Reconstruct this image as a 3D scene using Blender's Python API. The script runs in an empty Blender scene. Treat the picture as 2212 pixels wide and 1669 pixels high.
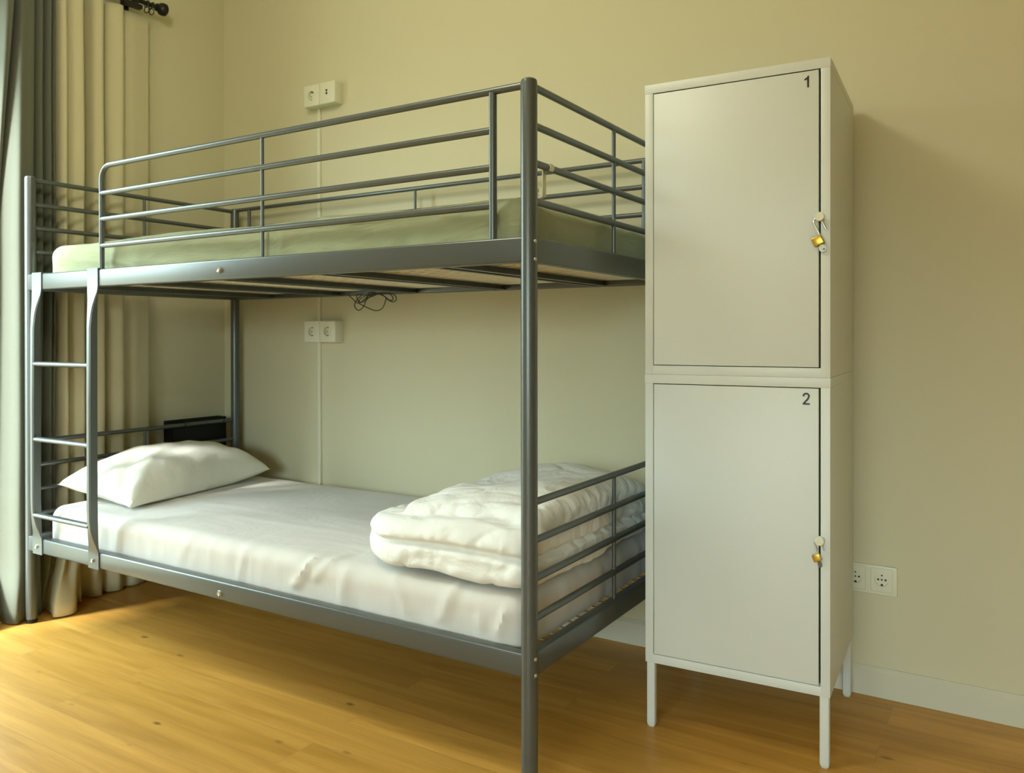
import bpy, bmesh, math, random
from mathutils import Vector, Matrix, noise
random.seed(7)
C = bpy.context.scene.collection
PI = math.pi

# ------------------------------------------------------------------ helpers
def lin(c):
    return tuple(((x/12.92) if x <= 0.04045 else ((x+0.055)/1.055)**2.4) for x in c)

def new_obj(name, bm, mat=None, parent=None, smooth=True, recalc=True):
    if recalc:
        bmesh.ops.recalc_face_normals(bm, faces=bm.faces[:])
    me = bpy.data.meshes.new(name)
    bm.to_mesh(me); bm.free()
    if smooth:
        for p in me.polygons: p.use_smooth = True
        try: me.set_sharp_from_angle(angle=math.radians(38))
        except Exception: pass
    o = bpy.data.objects.new(name, me)
    C.objects.link(o)
    if mat: me.materials.append(mat)
    if parent: o.parent = parent
    return o

def empty(name, loc=(0,0,0), rz=0, parent=None):
    o = bpy.data.objects.new(name, None); C.objects.link(o)
    o.empty_display_size = .05
    o.location = loc; o.rotation_euler = (0,0,rz)
    if parent: o.parent = parent
    return o

def tag(o, label=None, cat=None, group=None, kind=None):
    if label: o['label'] = label
    if cat: o['category'] = cat
    if group: o['group'] = group
    if kind: o['kind'] = kind
    return o

def copy_tree(o, parent=None):
    c = o.copy(); C.objects.link(c); c.parent = parent
    for ch in list(o.children): copy_tree(ch, c)
    return c

def box(bm, x0, x1, y0, y1, z0, z1, bevel=0, seg=2):
    vs = [bm.verts.new((x, y, z)) for x in (x0,x1) for y in (y0,y1) for z in (z0,z1)]
    f = [(0,1,3,2),(4,6,7,5),(0,4,5,1),(2,3,7,6),(0,2,6,4),(1,5,7,3)]
    fs = [bm.faces.new([vs[i] for i in q]) for q in f]
    bmesh.ops.recalc_face_normals(bm, faces=fs)
    if bevel:
        es = set(e for q in fs for e in q.edges)
        bmesh.ops.bevel(bm, geom=list(es), offset=bevel, segments=seg, affect='EDGES', profile=.5)
    return bm

def mkbox(name, dims, mat, parent=None, bevel=0, seg=2):
    bm = bmesh.new(); box(bm, *dims, bevel=bevel, seg=seg)
    return new_obj(name, bm, mat, parent)

def tube(bm, pts, r, seg=14, caps=True, closed=False):
    pts = [Vector(p) for p in pts]
    n = len(pts); rings = []
    prev = None
    for i, p in enumerate(pts):
        if i == 0: t = pts[1]-pts[0]
        elif i == n-1: t = pts[-1]-pts[-2]
        else: t = (pts[i+1]-p).normalized()+(p-pts[i-1]).normalized()
        t.normalize()
        if prev is None:
            a = Vector((0,0,1)) if abs(t.z) < .9 else Vector((0,1,0))
            u = t.cross(a).normalized()
        else:
            u = (prev - t*prev.dot(t)).normalized()
        prev = u; v = t.cross(u)
        rr = r[i] if isinstance(r, (list,tuple)) else r
        rings.append([bm.verts.new(p + u*rr*math.cos(2*PI*k/seg) + v*rr*math.sin(2*PI*k/seg)) for k in range(seg)])
    for a, b in zip(rings, rings[1:]):
        for k in range(seg):
            bm.faces.new((a[k], a[(k+1)%seg], b[(k+1)%seg], b[k]))
    if caps:
        bm.faces.new(rings[0][::-1]); bm.faces.new(rings[-1])
    return bm

def mktube(name, pts, r, mat, parent=None, seg=14):
    bm = bmesh.new(); tube(bm, pts, r, seg)
    return new_obj(name, bm, mat, parent)

def smooth_path(pts, n=8):
    P = [Vector(p) for p in pts]; out = []
    for i in range(len(P)-1):
        p0 = P[max(i-1,0)]; p1 = P[i]; p2 = P[i+1]; p3 = P[min(i+2,len(P)-1)]
        for k in range(n):
            t = k/n
            out.append(.5*((2*p1)+(p2-p0)*t+(2*p0-5*p1+4*p2-p3)*t*t+(3*p1-p0-3*p2+p3)*t**3))
    out.append(P[-1]); return out

def lathe(bm, prof, seg=24, axis='z', origin=(0,0,0)):
    """prof: list of (r, h) ; revolve round an axis through origin"""
    ox, oy, oz = origin; rings = []
    for r, h in prof:
        ring = []
        for k in range(seg):
            a = 2*PI*k/seg; c, s = r*math.cos(a), r*math.sin(a)
            p = {'z':(c,s,h), 'y':(c,h,s), 'x':(h,c,s)}[axis]
            ring.append(bm.verts.new((p[0]+ox, p[1]+oy, p[2]+oz)))
        rings.append(ring)
    for a, b in zip(rings, rings[1:]):
        for k in range(seg):
            bm.faces.new((a[k], a[(k+1)%seg], b[(k+1)%seg], b[k]))
    bm.faces.new(rings[0]); bm.faces.new(rings[-1])
    return bm

def prism(bm, poly, y0, y1, axis='y'):
    """poly of (a,b): extruded along axis"""
    def P(a, b, h): return {'y':(a,h,b), 'x':(h,a,b), 'z':(a,b,h)}[axis]
    A = [bm.verts.new(P(a,b,y0)) for a,b in poly]; B = [bm.verts.new(P(a,b,y1)) for a,b in poly]
    n = len(poly)
    bm.faces.new(A); bm.faces.new(B[::-1])
    for i in range(n): bm.faces.new((A[i], A[(i+1)%n], B[(i+1)%n], B[i]))
    return bm

def carve(o, cutters):
    for c in cutters:
        m = o.modifiers.new('cut', 'BOOLEAN'); m.object = c; m.operation = 'DIFFERENCE'; m.solver = 'EXACT'
    dg = bpy.context.evaluated_depsgraph_get(); dg.update()
    me = bpy.data.meshes.new_from_object(o.evaluated_get(dg))
    o.modifiers.clear(); o.data = me
    for c in cutters: bpy.data.objects.remove(c, do_unlink=True)
    for p in me.polygons: p.use_smooth = True
    try: me.set_sharp_from_angle(angle=math.radians(38))
    except Exception: pass

# ------------------------------------------------------------------ materials
def nodes(name):
    m = bpy.data.materials.new(name); m.use_nodes = True
    nt = m.node_tree; nt.nodes.clear()
    out = nt.nodes.new('ShaderNodeOutputMaterial')
    b = nt.nodes.new('ShaderNodeBsdfPrincipled')
    nt.links.new(b.outputs[0], out.inputs[0])
    return m, nt, b, out

def noise_bump(nt, b, scale, strength, dist=.002, detail=4, stretch=None):
    tc = nt.nodes.new('ShaderNodeTexCoord')
    src = tc.outputs['Object']
    if stretch:
        mp = nt.nodes.new('ShaderNodeMapping'); mp.inputs['Scale'].default_value = stretch
        nt.links.new(src, mp.inputs[0]); src = mp.outputs[0]
    nz = nt.nodes.new('ShaderNodeTexNoise'); nz.inputs['Scale'].default_value = scale; nz.inputs['Detail'].default_value = detail
    nt.links.new(src, nz.inputs['Vector'])
    bp = nt.nodes.new('ShaderNodeBump'); bp.inputs['Strength'].default_value = strength; bp.inputs['Distance'].default_value = dist
    nt.links.new(nz.outputs['Fac'], bp.inputs['Height']); nt.links.new(bp.outputs[0], b.inputs['Normal'])
    return nz, bp

def simple(name, rgb, rough=.5, metal=0, bump=None, spec=.5, var=0):
    m, nt, b, out = nodes(name)
    b.inputs['Base Color'].default_value = (*rgb, 1); b.inputs['Roughness'].default_value = rough
    b.inputs['Metallic'].default_value = metal; b.inputs['Specular IOR Level'].default_value = spec
    if bump: nz, _ = noise_bump(nt, b, *bump)
    if var:
        tc = nt.nodes.new('ShaderNodeTexCoord'); n2 = nt.nodes.new('ShaderNodeTexNoise'); n2.inputs['Scale'].default_value = 3
        nt.links.new(tc.outputs['Object'], n2.inputs['Vector'])
        mx = nt.nodes.new('ShaderNodeMix'); mx.data_type = 'RGBA'
        mx.inputs[6].default_value = (*[c*(1-var) for c in rgb],1); mx.inputs[7].default_value = (*[min(1,c*(1+var)) for c in rgb],1)
        nt.links.new(n2.outputs['Fac'], mx.inputs[0]); nt.links.new(mx.outputs[2], b.inputs['Base Color'])
    return m

def fabric(name, rgb, translucent=0, bump=(900,.25,.001), rough=.9, folds=None, var=.04):
    m, nt, b, out = nodes(name)
    b.inputs['Roughness'].default_value = rough; b.inputs['Specular IOR Level'].default_value = .15
    b.inputs['Sheen Weight'].default_value = .15
    tc = nt.nodes.new('ShaderNodeTexCoord')
    # woven colour variation
    wv = nt.nodes.new('ShaderNodeTexNoise'); wv.inputs['Scale'].default_value = bump[0]*.35; wv.inputs['Detail'].default_value = 2
    nt.links.new(tc.outputs['Object'], wv.inputs['Vector'])
    mx = nt.nodes.new('ShaderNodeMix'); mx.data_type = 'RGBA'
    mx.inputs[6].default_value = (*[c*(1-var) for c in rgb],1); mx.inputs[7].default_value = (*[min(1,c*(1+var)) for c in rgb],1)
    nt.links.new(wv.outputs['Fac'], mx.inputs[0]); nt.links.new(mx.outputs[2], b.inputs['Base Color'])
    nz = nt.nodes.new('ShaderNodeTexNoise'); nz.inputs['Scale'].default_value = bump[0]; nz.inputs['Detail'].default_value = 2
    nt.links.new(tc.outputs['Object'], nz.inputs['Vector'])
    bp = nt.nodes.new('ShaderNodeBump'); bp.inputs['Strength'].default_value = bump[1]; bp.inputs['Distance'].default_value = bump[2]
    nt.links.new(nz.outputs['Fac'], bp.inputs['Height'])
    last = bp
    if folds:
        for sc, st, dist, stretch in folds:
            mp = nt.nodes.new('ShaderNodeMapping'); mp.inputs['Scale'].default_value = stretch
            nt.links.new(tc.outputs['Object'], mp.inputs[0])
            n3 = nt.nodes.new('ShaderNodeTexNoise'); n3.inputs['Scale'].default_value = sc; n3.inputs['Detail'].default_value = 3; n3.inputs['Distortion'].default_value = .8
            nt.links.new(mp.outputs[0], n3.inputs['Vector'])
            b3 = nt.nodes.new('ShaderNodeBump'); b3.inputs['Strength'].default_value = st; b3.inputs['Distance'].default_value = dist
            nt.links.new(n3.outputs['Fac'], b3.inputs['Height']); nt.links.new(last.outputs[0], b3.inputs['Normal'])
            last = b3
    nt.links.new(last.outputs[0], b.inputs['Normal'])
    if translucent:
        tr = nt.nodes.new('ShaderNodeBsdfTranslucent'); nt.links.new(mx.outputs[2], tr.inputs['Color'])
        ms = nt.nodes.new('ShaderNodeMixShader'); ms.inputs[0].default_value = translucent
        nt.links.new(b.outputs[0], ms.inputs[1]); nt.links.new(tr.outputs[0], ms.inputs[2]); nt.links.new(ms.outputs[0], out.inputs[0])
    return m

M = {}
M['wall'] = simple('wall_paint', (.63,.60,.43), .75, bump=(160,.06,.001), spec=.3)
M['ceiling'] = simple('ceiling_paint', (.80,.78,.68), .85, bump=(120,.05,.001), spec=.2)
M['far_wall'] = simple('far_wall_dimmed', (.30,.28,.20), .8, bump=(160,.06,.001), spec=.2)  # unseen walls, darkened to cut the light they bounce back
M['trim'] = simple('white_trim', (.62,.61,.49), .45, bump=(60,.03,.001))
M['steel'] = simple('grey_lacquered_steel', (.120,.138,.140), .34, metal=.5, bump=(250,.02,.0003), spec=.6)
M['bolt'] = simple('zinc_bolt', (.62,.64,.58), .35, metal=.8, bump=(300,.1,.0005))
M['wire'] = simple('cream_mesh_wire', (.85,.84,.74), .5, bump=(300,.05,.0005))
M['locker'] = simple('white_powder_coat', (.68,.73,.71), .42, bump=(900,.05,.0004), spec=.45)
M['dark'] = simple('gap_shade', (.02,.025,.012), .9, bump=(200,.05,.0005))  # shade inside the locker door gaps, put into the colour
M['ink_black'] = simple('black_vinyl', (.008,.008,.006), .5, bump=(300,.05,.0003))
M['ink_grey'] = simple('dark_grey_vinyl', (.045,.06,.045), .5, bump=(300,.05,.0003))
M['brass'] = simple('brass', (.62,.40,.07), .32, metal=.9, bump=(400,.1,.0005))
M['chrome'] = simple('polished_steel', (.72,.73,.68), .18, metal=1, bump=(400,.03,.0003))
M['key'] = simple('nickel_key', (.36,.36,.28), .4, metal=.8, bump=(400,.05,.0003))
M['plastic'] = simple('white_plastic', (.72,.72,.58), .35, bump=(200,.02,.0003))
M['socketgrey'] = simple('grey_socket_plastic', (.43,.44,.36), .3, bump=(200,.02,.0003))
M['hole'] = simple('socket_hole', (.02,.02,.015), .8, bump=(200,.02,.0003))
M['black'] = simple('black_plastic', (.006,.006,.005), .55, bump=(250,.1,.0006), spec=.3)
M['rod'] = simple('black_iron', (.012,.011,.009), .4, metal=.3, bump=(200,.1,.0006))
M['cable'] = simple('black_cable', (.016,.018,.008), .5, bump=(300,.05,.0004))
M['green'] = fabric('sage_green_sheet', (.37,.41,.26), 0, folds=[(5,.5,.02,(1,1,3)),(22,.25,.006,(1,1,.7))])
M['white'] = fabric('white_sheet', (.64,.63,.60), 0, bump=(1100,.2,.0008), folds=[(4,.35,.02,(1,1.5,1)),(18,.22,.006,(2.2,1,.4))], var=.015)
M['duvet'] = fabric('white_duvet', (.80,.82,.80), 0, bump=(1100,.2,.0008), folds=[(7,.55,.03,(1,1.4,1)),(26,.28,.007,(1.6,1,1))], var=.015)
M['pillow'] = fabric('white_pillowcase', (.76,.77,.70), 0, bump=(1100,.2,.0008), folds=[(7,.30,.02,(1,1,1)),(24,.14,.006,(1,1,1))], var=.015)
M['foam'] = fabric('brown_mattress_cover', (.16,.10,.05), 0)
M['cream_cloth'] = fabric('cream_curtain', (.64,.60,.41), .10, bump=(700,.3,.001))
M['grey_cloth'] = fabric('grey_green_curtain', (.125,.137,.108), .04, bump=(500,.6,.0015), folds=[(60,.15,.004,(1,1,.4))])

def floor_material():
    m, nt, b, out = nodes('oak_laminate')
    N, Lk = nt.nodes.new, nt.links.new
    tc = N('ShaderNodeTexCoord')
    br = N('ShaderNodeTexBrick'); br.offset = .37; br.offset_frequency = 2
    mp = N('ShaderNodeMapping'); mp.inputs['Location'].default_value = (.48,.215,0)
    Lk(tc.outputs['Object'], mp.inputs[0]); Lk(mp.outputs[0], br.inputs['Vector'])
    br.inputs['Scale'].default_value = 1; br.inputs['Brick Width'].default_value = 1.2; br.inputs['Row Height'].default_value = .125
    br.inputs['Mortar Size'].default_value = .0009; br.inputs['Mortar Smooth'].default_value = .2; br.inputs['Bias'].default_value = 0
    br.inputs['Color1'].default_value = (.0,.0,.0,1); br.inputs['Color2'].default_value = (1,1,1,1); br.inputs['Mortar'].default_value = (.5,.5,.5,1)
    # per-plank shift of the grain
    sh = N('ShaderNodeVectorMath'); sh.operation = 'MULTIPLY_ADD'
    Lk(br.outputs['Color'], sh.inputs[0]); sh.inputs[1].default_value = (7,3,0); Lk(tc.outputs['Object'], sh.inputs[2])
    g1 = N('ShaderNodeMapping'); g1.inputs['Scale'].default_value = (.7,9,1); Lk(sh.outputs[0], g1.inputs[0])
    n1 = N('ShaderNodeTexNoise'); n1.inputs['Scale'].default_value = 2.2; n1.inputs['Detail'].default_value = 7; n1.inputs['Roughness'].default_value = .6; n1.inputs['Distortion'].default_value = .7
    Lk(g1.outputs[0], n1.inputs['Vector'])
    g2 = N('ShaderNodeMapping'); g2.inputs['Scale'].default_value = (3,90,1); Lk(sh.outputs[0], g2.inputs[0])
    n2 = N('ShaderNodeTexNoise'); n2.inputs['Scale'].default_value = 3; n2.inputs['Detail'].default_value = 4
    Lk(g2.outputs[0], n2.inputs['Vector'])
    r1 = N('ShaderNodeValToRGB'); cr = r1.color_ramp
    cr.elements[0].position = .28; cr.elements[0].color = (.45,.240,.042,1)
    cr.elements[1].position = .72; cr.elements[1].color = (.68,.385,.090,1)
    e = cr.elements.new(.5); e.color = (.57,.312,.065,1)
    Lk(n1.outputs['Fac'], r1.inputs[0])
    mA = N('ShaderNodeMix'); mA.data_type = 'RGBA'; mA.blend_type = 'MULTIPLY'; mA.inputs[0].default_value = .16
    Lk(r1.outputs[0], mA.inputs[6])
    r2 = N('ShaderNodeValToRGB'); r2.color_ramp.elements[0].position = .3; r2.color_ramp.elements[0].color = (.55,.5,.4,1); r2.color_ramp.elements[1].position = .6
    Lk(n2.outputs['Fac'], r2.inputs[0]); Lk(r2.outputs[0], mA.inputs[7])
    # plank tone
    mB = N('ShaderNodeMix'); mB.data_type = 'RGBA'; mB.blend_type = 'MULTIPLY'; mB.inputs[0].default_value = 1
    pt = N('ShaderNodeMapRange'); pt.inputs[3].default_value = .88; pt.inputs[4].default_value = 1.07
    Lk(br.outputs['Color'], pt.inputs[0]); Lk(mA.outputs[2], mB.inputs[6]); Lk(pt.outputs[0], mB.inputs[7])
    # knots
    gk = N('ShaderNodeMapping'); gk.inputs['Scale'].default_value = (2.4,5.2,1); Lk(tc.outputs['Object'], gk.inputs[0])
    vo = N('ShaderNodeTexVoronoi'); vo.inputs['Scale'].default_value = 1.7; vo.inputs['Randomness'].default_value = 1; Lk(gk.outputs[0], vo.inputs['Vector'])
    nk = N('ShaderNodeTexNoise'); nk.inputs['Scale'].default_value = 14; Lk(sh.outputs[0], nk.inputs['Vector'])
    ad = N('ShaderNodeMath'); ad.operation = 'MULTIPLY_ADD'; Lk(nk.outputs['Fac'], ad.inputs[0]); ad.inputs[1].default_value = .10; Lk(vo.outputs['Distance'], ad.inputs[2])
    rk = N('ShaderNodeMapRange'); rk.inputs[1].default_value = .075; rk.inputs[2].default_value = .135; rk.inputs[3].default_value = .22; rk.inputs[4].default_value = 1
    Lk(ad.outputs[0], rk.inputs[0])
    mC = N('ShaderNodeMix'); mC.data_type = 'RGBA'; mC.blend_type = 'MULTIPLY'; mC.inputs[0].default_value = .8
    Lk(mB.outputs[2], mC.inputs[6]); Lk(rk.outputs[0], mC.inputs[7])
    # seams
    mD = N('ShaderNodeMix'); mD.data_type = 'RGBA'
    mD.inputs[7].default_value = (.34,.20,.06,1); Lk(mC.outputs[2], mD.inputs[6])
    sf = N('ShaderNodeMath'); sf.operation = 'MULTIPLY'; sf.inputs[1].default_value = .45; Lk(br.outputs['Fac'], sf.inputs[0]); Lk(sf.outputs[0], mD.inputs[0])
    Lk(mD.outputs[2], b.inputs['Base Color'])
    rr = N('ShaderNodeMapRange'); rr.inputs[3].default_value = .30; rr.inputs[4].default_value = .44; Lk(n2.outputs['Fac'], rr.inputs[0]); Lk(rr.outputs[0], b.inputs['Roughness'])
    b.inputs['Specular IOR Level'].default_value = .22
    bp = N('ShaderNodeBump'); bp.inputs['Strength'].default_value = .12; bp.inputs['Distance'].default_value = .001
    Lk(n2.outputs['Fac'], bp.inputs['Height'])
    b2 = N('ShaderNodeBump'); b2.inputs['Strength'].default_value = .5; b2.inputs['Distance'].default_value = .0012; b2.invert = True
    Lk(br.outputs['Fac'], b2.inputs['Height']); Lk(bp.outputs[0], b2.inputs['Normal']); Lk(b2.outputs[0], b.inputs['Normal'])
    return m
M['floor'] = floor_material()

def glass_material():
    m = bpy.data.materials.new('window_glass'); m.use_nodes = True; nt = m.node_tree; nt.nodes.clear()
    out = nt.nodes.new('ShaderNodeOutputMaterial'); t = nt.nodes.new('ShaderNodeBsdfTransparent'); g = nt.nodes.new('ShaderNodeBsdfGlossy')
    g.inputs['Roughness'].default_value = .02
    mx = nt.nodes.new('ShaderNodeMixShader'); mx.inputs[0].default_value = .05; nt.links.new(t.outputs[0], mx.inputs[1]); nt.links.new(g.outputs[0], mx.inputs[2])
    nt.links.new(mx.outputs[0], out.inputs[0]); return m
M['glass'] = glass_material()

# ------------------------------------------------------------------ measured layout (metres)
L, W, H = 2.0493, .9111, 1.590          # bed post centres and height
WY, LX = .964, -.135                    # back wall, left wall planes
RX, FY, CZ = 5.4, -6.0, 2.75            # right wall, front wall, ceiling
T = .12
WIN = (-.85, -.10, .0, 2.36)           # balcony door opening in the left wall: y0,y1,z0,z1

# ------------------------------------------------------------------ the room
def struct(o): o['kind'] = 'structure'; return o
struct(mkbox('floor', (LX-T,RX+T,FY-T,WY+T,-.1,0), M['floor']))
struct(mkbox('ceiling', (LX-T,RX+T,FY-T,WY+T,CZ,CZ+.1), M['ceiling']))
struct(mkbox('wall_back', (LX-T,RX+T,WY,WY+T,0,CZ), M['wall']))
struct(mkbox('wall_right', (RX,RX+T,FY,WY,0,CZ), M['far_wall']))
FILL_WIN = (1.9,5.0,1.05,2.30)               # unseen window added behind the camera for frontal fill light
bm = bmesh.new()
box(bm, LX-T,FILL_WIN[0], FY-T,FY, 0,CZ); box(bm, FILL_WIN[1],RX+T, FY-T,FY, 0,CZ); box(bm, FILL_WIN[0],FILL_WIN[1], FY-T,FY, 0,FILL_WIN[2]); box(bm, FILL_WIN[0],FILL_WIN[1], FY-T,FY, FILL_WIN[3],CZ)
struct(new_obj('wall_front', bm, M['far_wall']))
bm = bmesh.new(); xm = (FILL_WIN[0]+FILL_WIN[1])/2
for a, b in ((FILL_WIN[0],FILL_WIN[0]+.06),(xm-.05,xm+.05),(FILL_WIN[1]-.06,FILL_WIN[1])): box(bm, a,b, FY-.10,FY-.04, FILL_WIN[2],FILL_WIN[3], .004)
for a, b in ((FILL_WIN[2],FILL_WIN[2]+.06),(FILL_WIN[3]-.06,FILL_WIN[3])): box(bm, FILL_WIN[0]+.06,FILL_WIN[1]-.06, FY-.10,FY-.04, a,b, .004)
wf2 = struct(new_obj('fill_window', bm, M['trim']))
bm = bmesh.new(); box(bm, FILL_WIN[0]+.05,FILL_WIN[1]-.05, FY-.073,FY-.069, FILL_WIN[2]+.05,FILL_WIN[3]-.05)
new_obj('pane', bm, M['glass'], wf2)
bm = bmesh.new()
box(bm, LX-T,LX, WIN[1],WY, 0,CZ); box(bm, LX-T,LX, FY,WIN[0], 0,CZ); box(bm, LX-T,LX, WIN[0],WIN[1], WIN[3],CZ)
struct(new_obj('wall_left', bm, M['wall']))
bm = bmesh.new()
fx0, fx1 = LX-.115, LX-.075
box(bm, fx0,fx1, WIN[0],WIN[0]+.07, 0,WIN[3], .004); box(bm, fx0,fx1, WIN[1]-.045,WIN[1], 0,WIN[3], .004)
box(bm, fx0,fx1, WIN[0]+.07,WIN[1]-.045, WIN[3]-.08,WIN[3], .004); box(bm, fx0,fx1, WIN[0]+.07,WIN[1]-.045, 0,.09, .004)
wf = struct(new_obj('window_1', bm, M['trim']))
bm = bmesh.new(); box(bm, LX-.097,LX-.093, WIN[0]+.06,WIN[1]-.06, .08,WIN[3]-.07)
new_obj('pane', bm, M['glass'], wf)
bm = bmesh.new()
def skirting(bm, x0, x1, ywall):
    prism(bm, [(ywall-.012,0),(ywall,0),(ywall,.082),(ywall-.004,.082),(ywall-.012,.071)], x0, x1, 'x')
skirting(bm, LX+.012, RX, WY)
struct(new_obj('baseboard_back', bm, M['trim'], smooth=False))
bm = bmesh.new(); box(bm, LX,LX+.012, WIN[1]+.02,WY-.012, 0,.078, .003)
struct(new_obj('baseboard_left', bm, M['trim'], smooth=False))

# ------------------------------------------------------------------ bunk bed
ST = M['steel']
bed = empty('bunk_bed')
tag(bed, 'grey tubular steel bunk bed with a ladder, standing against the cream wall', 'bunk bed')
PR = .0188
def post(x, y):
    bm = bmesh.new()
    lathe(bm, [(PR*.80,.004),(PR*.96,.012),(PR,.02),(PR,H-.010),(PR*.93,H-.003),(PR*.72,H)], 28, 'z', (x,y,0))
    o = new_obj('post', bm, ST, bed)
    bm = bmesh.new(); lathe(bm, [(PR*.9,0),(PR*1.02,.002),(PR*1.02,.014),(PR*.9,.0155)], 24, 'z', (x,y,0))
    new_obj('foot_cap', bm, M['black'], o); return o
posts = [post(x, y) for x, y in ((0,0),(L,0),(0,W),(L,W))]
BT, BB, LBT, LBB = 1.2397, 1.1822, .3135, .2607
def side_beam(ysign, z0, z1):
    y = 0 if ysign < 0 else W
    return mkbox('side_beam', (.006, L-.006, y-.016, y+.014, z0, z1), ST, bed, .0055, 3)
def end_beam(x, z0, z1):
    return mkbox('end_beam', (x-.015, x+.015, PR*.3, W-PR*.3, z0, z1), ST, bed, .0055, 3)
near_up = side_beam(-1, BB, BT); side_beam(1, BB, BT); near_lo = side_beam(-1, LBB, LBT); side_beam(1, LBB, LBT)
for x in (0, L): end_beam(x, BB, BT); end_beam(x, LBB, LBT)
RZ = (1.5773,1.4914,1.4076,1.3218); QZ = (.646,.5599,.4739,.3844); RR = .0084
for x in (0, L):
    for zs in (RZ, QZ):
        for z in zs:
            mktube('end_rail', [(x,PR*.7,z),(x,W-PR*.7,z)], RR, ST, bed)
    for z0, z1 in ((BT-.004, RZ[0]), (LBT-.004, QZ[0])):
        mktube('baluster', [(x,W*.5,z0),(x,W*.5,z1)], .0056, ST, bed, 12)
# near guard rail: bent hoop, three lower rails, two uprights
GZ = (1.5778,1.4888,1.4036,1.3169); gx0, gxm, gx1 = .4336, 1.1943, 1.9545
arc = [(gx0,0,BT-.003)]
rad = .045
arc += [(gx0+rad-rad*math.cos(a), 0, GZ[0]-rad+rad*math.sin(a)) for a in [PI/2*k/10 for k in range(11)]]
arc += [(L-PR*.7,0,GZ[0])]
mktube('guard_hoop', arc, .0086, ST, bed, 16)
for z in GZ[1:]: mktube('guard_rail', [(gx0,0,z),(gx1-.004,0,z)], .0083, ST, bed)
mktube('guard_upright', [(gx1,0,BT-.002),(gx1,0,GZ[0]-.004)], .0092, ST, bed)
mktube('guard_upright', [(gxm,0,BT-.003),(gxm,0,GZ[0]-.004)], .005, ST, bed, 12)
# wall side guard rail
HZ = (1.5832,1.4981,1.4094,1.320)
for i, z in enumerate(HZ):
    a, b2 = (PR*.7, L-PR*.7) if i == 0 else (.0954, 1.9505)
    mktube('guard_rail', [(a,W,z),(b2,W,z)], .0083, ST, bed)
mktube('guard_upright', [(.0954,W,BT-.003),(.0954,W,HZ[0])], .0075, ST, bed)
mktube('guard_upright', [(1.0226,W,BT-.003),(1.0226,W,HZ[0])], .0050, ST, bed, 12)
mktube('guard_upright', [(1.953,W,BT-.003),(1.953,W,HZ[0])], .0092, ST, bed)
# slatted wire base of each bunk
for zt in (BB, LBB):
    bm = bmesh.new()
    z = zt+.018
    y = .03
    while y < W-.02:
        box(bm, .02, L-.02, y-.005, y+.005, z, z+.003); y += .047
    x = .05
    while x < L-.03:
        box(bm, x-.005, x+.005, .02, W-.02, z+.003, z+.006); x += .055
    new_obj('wire_mesh', bm, M['wire'], bed, smooth=False)
    for x in (.24,.63,1.02,1.41,1.80):
        bm = bmesh.new()
        prism(bm, [(x-.030,zt+.001),(x-.030,zt+.004),(x-.016,zt+.004),(x-.016,zt+.0175),(x+.016,zt+.0175),(x+.016,zt+.004),(x+.030,zt+.004),(x+.030,zt+.001),(x+.013,zt+.001),(x+.013,zt+.012),(x-.013,zt+.012),(x-.013,zt+.001)], .014, W-.016, 'y')
        new_obj('cross_bar', bm, ST, bed, smooth=False)
# bolts
def bolt(x, z, parent=bed, y=-.016, r=.0085):
    bm = bmesh.new(); lathe(bm, [(r*.45,y-.0052),(r*.5,y-.0030),(r*.8,y-.0058),(r,y-.0030),(r,y+.001)], 18, 'y', (x,0,z))
    return new_obj('bolt', bm, M['bolt'], parent)
bolt(1.034, 1.2095); bolt(1.032, .2815)
for z in (1.2285,1.1885,.304,.268):
    bm = bmesh.new(); lathe(bm, [(.002,.021),(.0042,.0195),(.0042,.0165)], 12, 'x', (L,-.0045,z)); new_obj('bolt', bm, M['bolt'], bed)
# ladder
lad = empty('ladder', parent=bed)
def stile(xr):
    """flat steel side member, right edge at xr: wide lug on each beam, bowing out between them"""
    bm = bmesh.new(); yb = -.0165
    # (z, front y, back y, width)
    S = [(1.243,-.0195,yb,.060),(1.186,-.0195,yb,.060),(1.165,-.0225,yb-.001,.056),(1.145,-.029,-.0185,.046),(1.120,-.037,-.019,.034),(1.09,-.0435,-.0195,.025),(1.05,-.048,-.020,.0205),
         (.80,-.050,-.0205,.020),(.46,-.050,-.0205,.020),(.42,-.049,-.020,.020),(.39,-.045,-.0195,.024),(.36,-.037,-.019,.034),(.335,-.027,-.0185,.047),(.316,-.0205,yb,.058),(.300,-.0195,yb,.060),(.258,-.0195,yb,.060)]
    S2 = [Vector(s) for s in [(z,a,b) for z,a,b,w in S]]
    rings = []
    for z, yf, yk, w in S:
        c = min(.004, w*.2, abs(yk-yf)*.35)
        pts = [(xr-w+c,yf),(xr-c,yf),(xr,yf+c),(xr,yk-c*.3),(xr-c,yk),(xr-w+c,yk),(xr-w,yk-c*.3),(xr-w,yf+c)]
        rings.append([bm.verts.new((px,py,z)) for px,py in pts])
    for a, b in zip(rings, rings[1:]):
        for k in range(8): bm.faces.new((a[k],a[(k+1)%8],b[(k+1)%8],b[k]))
    bm.faces.new(rings[0]); bm.faces.new(rings[-1][::-1])
    # hook over the top of the upper beam
    box(bm, xr-.058, xr-.002, -.019, .020, BT+.0005, BT+.0035); box(bm, xr-.058, xr-.002, .0165, .020, BT-.025, BT+.0035)
    return new_obj('ladder_rail', bm, ST, lad)
for xr in (.104, .441): stile(xr)
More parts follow.
